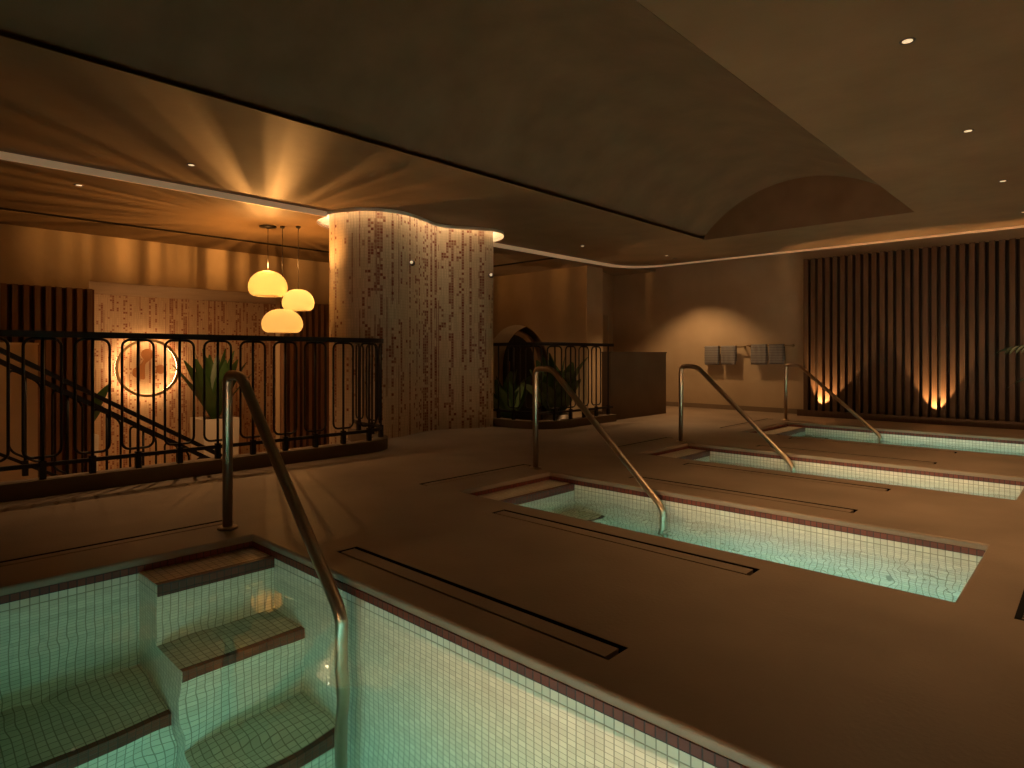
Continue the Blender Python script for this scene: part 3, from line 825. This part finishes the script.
towel(-4.53, -4.255, 1.167, 'grey striped towel, left one on the bar nearer the slat wall', 0.335)
towel(-4.215, -3.96, 1.167, 'grey striped towel, right one on the bar nearer the slat wall', 0.325)

# ------------------------------------------------------------------ downlights
def downlight(x, y, z, lab, power, size=112, blend=1.0, glow=True):
    t = thing('ceiling_downlight', lab, 'light', (x, y, z), 'recessed ceiling downlights')
    MB().lathe([(0.027, -0.001), (0.038, -0.004), (0.041, 0.0), (0.041, 0.003), (0.027, 0.003)], (x, y, z), 20).build('trim_ring', 'grey_metal', t)
    MB().lathe([(0.0001, -0.0018), (0.026, -0.0018), (0.026, 0.003), (0.0001, 0.003)], (x, y, z), 20).build('lens', 'downlight_lens', t)
    if power: lamp('downlight_lamp', 'SPOT', (x, y, z - 0.012), power, WARM, t, spot_size=math.radians(size), spot_blend=blend, shadow_soft_size=0.03)
DL = [(-0.78, 3.99, ZC, 'recessed downlight in the right ceiling, largest and nearest of its row', 1.4),
      (-0.754, 5.91, ZC, 'recessed downlight in the right ceiling, second of its row', 1.2),
      (-0.72, 7.85, ZC, 'recessed downlight in the right ceiling, third of its row', 0.8),
      (-0.69, 9.72, ZC, 'recessed downlight in the right ceiling, last before the slat wall', 0.45),
      (-6.01, 2.15, ZC, 'recessed downlight in the left ceiling above the long railing', 0.9),
      (-5.98, 7.98, ZC, 'recessed downlight in the ceiling right of the column', 0.6),
      (-5.5, 9.75, ZC, 'recessed downlight near the rounded corner of the ceiling edge', 0.5),
      (-7.29, 1.57, ZB, 'recessed downlight over the stairs beyond the cove strip', 0.5)]
for x, y, z, lab, k in DL: downlight(x, y, z, lab, P_DOWN * k)
# wall washer over the towels sits in the back wall cove
t = thing('wall_washer', 'small ceiling spotlight washing the back wall above the towels', 'light', (-5.55, 10.14, ZC), None)
MB().lathe([(0.0001, 0.002), (0.040, 0.002), (0.040, -0.004), (0.0001, -0.002)], (-5.55, 10.14, ZC + 0.0), 14).build('head', 'grey_metal', t)
lo = lamp('washer_lamp', 'SPOT', (-5.42, 10.14, ZC - 0.02), P_WASH, WARM, t, spot_size=math.radians(105), spot_blend=0.5, shadow_soft_size=0.02)
lo.rotation_euler = Vector((0.0, 0.0, -1.0)).to_track_quat('-Z', 'Y').to_euler()

# ------------------------------------------------------------------ pendants
def gobo_nodes(d, seed, patch):
    d.use_nodes = True; nt = d.node_tree; e = nt.nodes['Emission']
    g = N(nt, 'ShaderNodeNewGeometry'); sp = N(nt, 'ShaderNodeSeparateXYZ'); L(nt, g.outputs['Incoming'], sp.inputs[0])
    az = math_n(nt, 'ARCTAN2', sp.outputs[1], sp.outputs[0])
    n1 = N(nt, 'ShaderNodeTexNoise', noise_dimensions='1D'); n1.inputs['Scale'].default_value = 8.0; n1.inputs['Detail'].default_value = 1.5
    L(nt, math_n(nt, 'ADD', az, seed), n1.inputs['W'])
    r = N(nt, 'ShaderNodeMapRange'); r.inputs[1].default_value = 0.36; r.inputs[2].default_value = 0.66; r.inputs[3].default_value = 0.22; r.inputs[4].default_value = 1.6
    L(nt, n1.outputs[0], r.inputs[0])
    up = N(nt, 'ShaderNodeMapRange', interpolation_type='SMOOTHSTEP'); up.inputs[1].default_value = -0.12; up.inputs[2].default_value = 0.22; up.inputs[3].default_value = 0.07
    L(nt, sp.outputs[2], up.inputs[0])
    ct = N(nt, 'ShaderNodeMapRange', interpolation_type='SMOOTHSTEP'); ct.inputs[1].default_value = 0.24; ct.inputs[2].default_value = 0.50; ct.inputs[3].default_value = 1.0; ct.inputs[4].default_value = 0.12
    L(nt, sp.outputs[2], ct.inputs[0])
    rr = math_n(nt, 'ADD', 0.85, math_n(nt, 'MULTIPLY', math_n(nt, 'SUBTRACT', r.outputs[0], 0.85), ct.outputs[0]))
    hz = math_n(nt, 'POWER', math_n(nt, 'MAXIMUM', math_n(nt, 'SUBTRACT', 1.0, sp.outputs[2]), 0.0), 1.2)
    L(nt, math_n(nt, 'MULTIPLY', math_n(nt, 'MULTIPLY', rr, up.outputs[0]), math_n(nt, 'ADD', math_n(nt, 'MULTIPLY', hz, 2.2), 0.12)), e.inputs['Strength'])
def pendant(x, y, zc, w, h, lab, gobo):
    t = thing('pendant_lamp', lab, 'lamp', (x, y, zc), 'glowing pendant lamps over the stairwell')
    R_ = w / 2
    # squashed dome: narrow open top, widest below the middle, open underside
    prof = [(0.14 * R_, zc + 0.50 * h), (0.30 * R_, zc + 0.49 * h), (0.52 * R_, zc + 0.435 * h), (0.72 * R_, zc + 0.33 * h), (0.88 * R_, zc + 0.18 * h), (0.975 * R_, zc + 0.0 * h), (1.0 * R_, zc - 0.16 * h),
            (0.97 * R_, zc - 0.30 * h), (0.90 * R_, zc - 0.41 * h), (0.80 * R_, zc - 0.475 * h), (0.74 * R_, zc - 0.50 * h), (0.70 * R_, zc - 0.49 * h)]
    s = MB(); s.rings([[(x + r * math.cos(2 * PI * j / 36), y + r * math.sin(2 * PI * j / 36), z) for j in range(36)] for r, z in prof], cap0=False, cap1=False)
    s.build('shade', 'pendant_shade', t)
    zt = prof[0][1]
    MB().tube([(x, y, zt - 0.03), (x, y, ZB - 0.02)], 0.004, 6).build('cord', 'iron', t)
    cr = 0.105 if gobo else 0.03
    MB().lathe([(0.0001, 0.0), (cr, 0.0), (cr, -0.014), (0.02, -0.028), (0.0001, -0.028)], (x, y, ZB), 24).build('canopy', 'iron', t)
    MB().lathe([(0.0001, 0.0), (0.018, 0.0), (0.018, -0.05), (0.0001, -0.05)], (x, y, zt - 0.01), 12).build('lamp_holder', 'bronze', t)
    lamp('bulb', 'POINT', (x, y, zc), P_PEND, (1.0, 0.55, 0.20), t, shadow_soft_size=0.05)
    if gobo:
        g = lamp('upward_bulb', 'POINT', (x + 0.03, y - 0.03, zt + 0.05), P_GOBO * gobo, AMBER, t, shadow_soft_size=0.02)
        gobo_nodes(g.data, 1.3 + gobo, True)
pendant(-7.84, 3.74, 1.92, 0.48, 0.32, 'glowing pendant lamp, upper left of the cluster of three', 1.0)
pendant(-7.56, 4.01, 1.71, 0.40, 0.27, 'glowing pendant lamp, smallest and right of the cluster of three', 0)
pendant(-7.71, 3.87, 1.44, 0.51, 0.30, 'glowing pendant lamp, lowest of the cluster of three', 0)

# ------------------------------------------------------------------ medallion
MX, MY, MZ, MR = -13.10, 3.90, 0.755, 0.545
t = thing('wall_medallion', 'round bronze ring medallion with brown emblem, backlit on the mosaic wall', 'wall sign', (MX, MY, MZ))
def ring(R1, R2, x0, x1, seg=48):
    rs = []
    for i in range(seg):
        a = 2 * PI * i / seg; c, s = math.cos(a), math.sin(a)
        rs.append([(x0, MY + R1 * c, MZ + R1 * s), (x1, MY + R1 * c, MZ + R1 * s), (x1, MY + R2 * c, MZ + R2 * s), (x0, MY + R2 * c, MZ + R2 * s)])
    return MB().rings(rs, loop=True, smooth=False)
ring(MR - 0.045, MR, MX + 0.055, MX + 0.10).build('ring', 'bronze', t)
def yz_shape(pts): return MB().slab(pts, [], YZ, -13.165, -13.19)
k = MR / 160.0
def sh(pts): return [(MY + (px - 250) * k, MZ - (py - 265) * k) for px, py in pts]
yz_shape(sh(spline([(232, 172), (258, 158), (282, 170), (284, 205), (262, 228), (246, 250), (246, 320), (232, 328), (205, 318), (186, 300), (190, 270), (212, 258), (228, 240), (240, 218), (228, 196)], 4))).build('emblem', 'brown_enamel', t)
yz_shape(sh(spline([(308, 256), (330, 248), (344, 264), (340, 292), (322, 300), (306, 284)], 4))).build('emblem', 'brown_enamel', t)
ring(MR - 0.038, MR - 0.008, MX + 0.02, MX + 0.04).build('backlight', 'lobby_led', t)

# ------------------------------------------------------------------ lobby lights
t = thing('recess_light', 'linear cove light hidden behind the upper edge of the stairwell recess', 'light', (-10.5, 3.7, 1.98))
MB().box(-10.345, 2.4, 2.05, -10.305, 5.0, 2.09).build('profile', 'grey_metal', t)
lo = lamp('recess_lamp', 'AREA', (-10.40, 3.7, 2.06), P_LOBBY, (1.0, 0.52, 0.20), t, shape='RECTANGLE', size=0.06, size_y=2.5)
aim(lo, (-13.0, 3.7, 0.1))

# ------------------------------------------------------------------ plants
def leaf_into(mb, base, d, length, width, bend, seg=7, twist=0.0):
    d = Vector(d).normalized(); side = d.cross(Vector((0, 0, 1)))
    if side.length < 0.05: side = Vector((1, 0, 0))
    side.normalize(); side = Matrix.Rotation(twist, 3, d) @ side
    p = Vector(base); rs = []
    for i in range(seg + 1):
        s = i / seg; w = width * (math.sin(PI * min(1, s * 0.93 + 0.05)) ** 0.8) * 0.5 + 0.002
        nrm = side.cross(d).normalized()
        rs.append([p - side * w + nrm * w * 0.25, p, p + side * w + nrm * w * 0.25])
        d = (d + Vector((0, 0, -bend / seg))).normalized(); p = p + d * (length / seg)
    mb.rings(rs, closed_ring=False)
def potted(name, lab, loc, pot_w, pot_h, n, ln, wd, seed, kind='square', spread=0.5, matpot='white_ceramic', bend=0.5, rise=0.0):
    rnd = random.Random(seed)
    t = thing(name, lab, 'plant', loc)
    x, y, z = loc
    if kind == 'square':
        w = pot_w / 2
        MB().rings([[(x + sx * w * k_, y + sy * w * k_, z + h) for sx, sy in ((-1, -1), (1, -1), (1, 1), (-1, 1))] for k_, h in ((0.9, 0), (1, pot_h), (0.9, pot_h), (0.88, pot_h - 0.06))], smooth=False).build('pot', matpot, t)
    else:
        MB().lathe([(0.0001, 0), (pot_w * 0.36, 0), (pot_w * 0.5, pot_h), (pot_w * 0.46, pot_h), (pot_w * 0.44, pot_h - 0.05), (0.0001, pot_h - 0.05)], loc, 24).build('pot', matpot, t)
    MB().lathe([(0.0001, 0.0), (pot_w * 0.42, 0.0), (pot_w * 0.42, -0.02), (0.0001, -0.02)], (x, y, z + pot_h - 0.03), 16).build('soil', 'soil', t)
    f = MB()
    for i in range(n):
        a = i * 2.4 + rnd.random() * 0.6; el = math.radians(rnd.uniform(48, 84))
        d = (math.cos(a) * math.cos(el) * spread * 2, math.sin(a) * math.cos(el) * spread * 2, math.sin(el))
        leaf_into(f, (x + math.cos(a) * 0.05, y + math.sin(a) * 0.05, z + pot_h - 0.03 + rise * rnd.random()), d, ln * rnd.uniform(0.65, 1.1), wd * rnd.uniform(0.8, 1.15), bend * rnd.uniform(0.5, 1.3), 8, rnd.uniform(-0.5, 0.5))
    f.build('foliage', 'leaf', t)
    return t
potted('potted_plant', 'broad-leaved green plant in a white planter beside the medallion', (-11.6, 4.55, ZL), 0.62, 1.38, 30, 1.2, 0.19, 3, 'square', 0.30, bend=0.45)
potted('potted_plant', 'green plant half hidden by the left reddish slat panel', (-11.2, 2.36, ZL), 0.5, 1.3, 12, 0.9, 0.2, 5, 'square', 0.3)
potted('potted_plant', 'broad-leaved plant behind the curved railing beside the arched door', (-7.12, 8.72, ZL), 0.5, 1.45, 24, 1.10, 0.40, 8, 'round', 0.40, 'grey_metal', 0.5)
potted('potted_plant', 'low bushy plant behind the curved railing in front of the arch', (-8.35, 8.75, ZL), 0.5, 1.25, 18, 0.95, 0.30, 11, 'round', 0.36, 'grey_metal', 0.6)
t = thing('added_plant_light', 'unseen uplight added among the plants behind the curved railing', 'light', (-7.55, 9.1, ZL))  # added lamp, out of sight, brightens the plants and the arch wall
MB().lathe([(0.0001, 0), (0.05, 0), (0.05, 0.09), (0.044, 0.09), (0.04, 0.06), (0.0001, 0.06)], (-7.55, 9.1, ZL), 18).build('housing', 'grey_metal', t)
lo = lamp('uplight_lamp', 'SPOT', (-7.55, 9.1, ZL + 0.12), 60.0, WARM, t, spot_size=math.radians(100), spot_blend=0.8, shadow_soft_size=0.03)
lo.rotation_euler = Vector((0.15, 0.15, 1.0)).to_track_quat('-Z', 'Y').to_euler()
# palm at the right edge
px, py = 0.40, 9.1
t = thing('potted_palm', 'potted palm whose frond tips show at the right edge of the photo', 'plant', (px, py, 0))
MB().lathe([(0.0001, 0), (0.19, 0), (0.25, 0.48), (0.23, 0.48), (0.22, 0.42), (0.0001, 0.42)], (px, py, 0), 24).build('pot', 'grey_metal', t)
MB().lathe([(0.0001, 0.0), (0.215, 0.0), (0.215, -0.02), (0.0001, -0.02)], (px, py, 0.44), 20).build('soil', 'soil', t)
MB().tube([(px, py, 0.42), (px + 0.02, py, 0.62), (px, py + 0.01, 0.70)], [0.04, 0.033, 0.026], 10).build('trunk', 'trunk_bark', t)
rnd = random.Random(4)
for i in range(11):
    a = i * 2 * PI / 11 + rnd.uniform(-0.15, 0.15)
    if i == 5: a = math.radians(222)
    if i == 6: a = math.radians(206)
    el = math.radians(rnd.uniform(28, 60)); 
    if i in (5, 6): el = math.radians(34 + 12 * (i - 5))
    d = Vector((math.cos(a) * math.cos(el), math.sin(a) * math.cos(el), math.sin(el))); p = Vector((px, py, 0.68)); pts = [p.copy()]; ds = [d.copy()]
    for s in range(12):
        d = (d + Vector((0, 0, -0.085))).normalized(); p = p + d * 0.112; pts.append(p.copy()); ds.append(d.copy())
    f = MB(); f.tube(pts, [0.009 - 0.0006 * s for s in range(13)], 6)
    for s in range(2, 13):
        for q in range(2):
            for sg in (-1, 1):
                bp_ = pts[s].lerp(pts[min(12, s + 1)], q * 0.5); sd = ds[s].cross(Vector((0, 0, 1))).normalized() * sg
                leaf_into(f, bp_, sd * 0.8 + ds[s] * 0.75 + Vector((0, 0, -0.1)), 0.36 * (1 - 0.5 * abs(s - 5) / 8), 0.028, 0.5, 4)
    f.build('frond', 'palm_leaf', t)
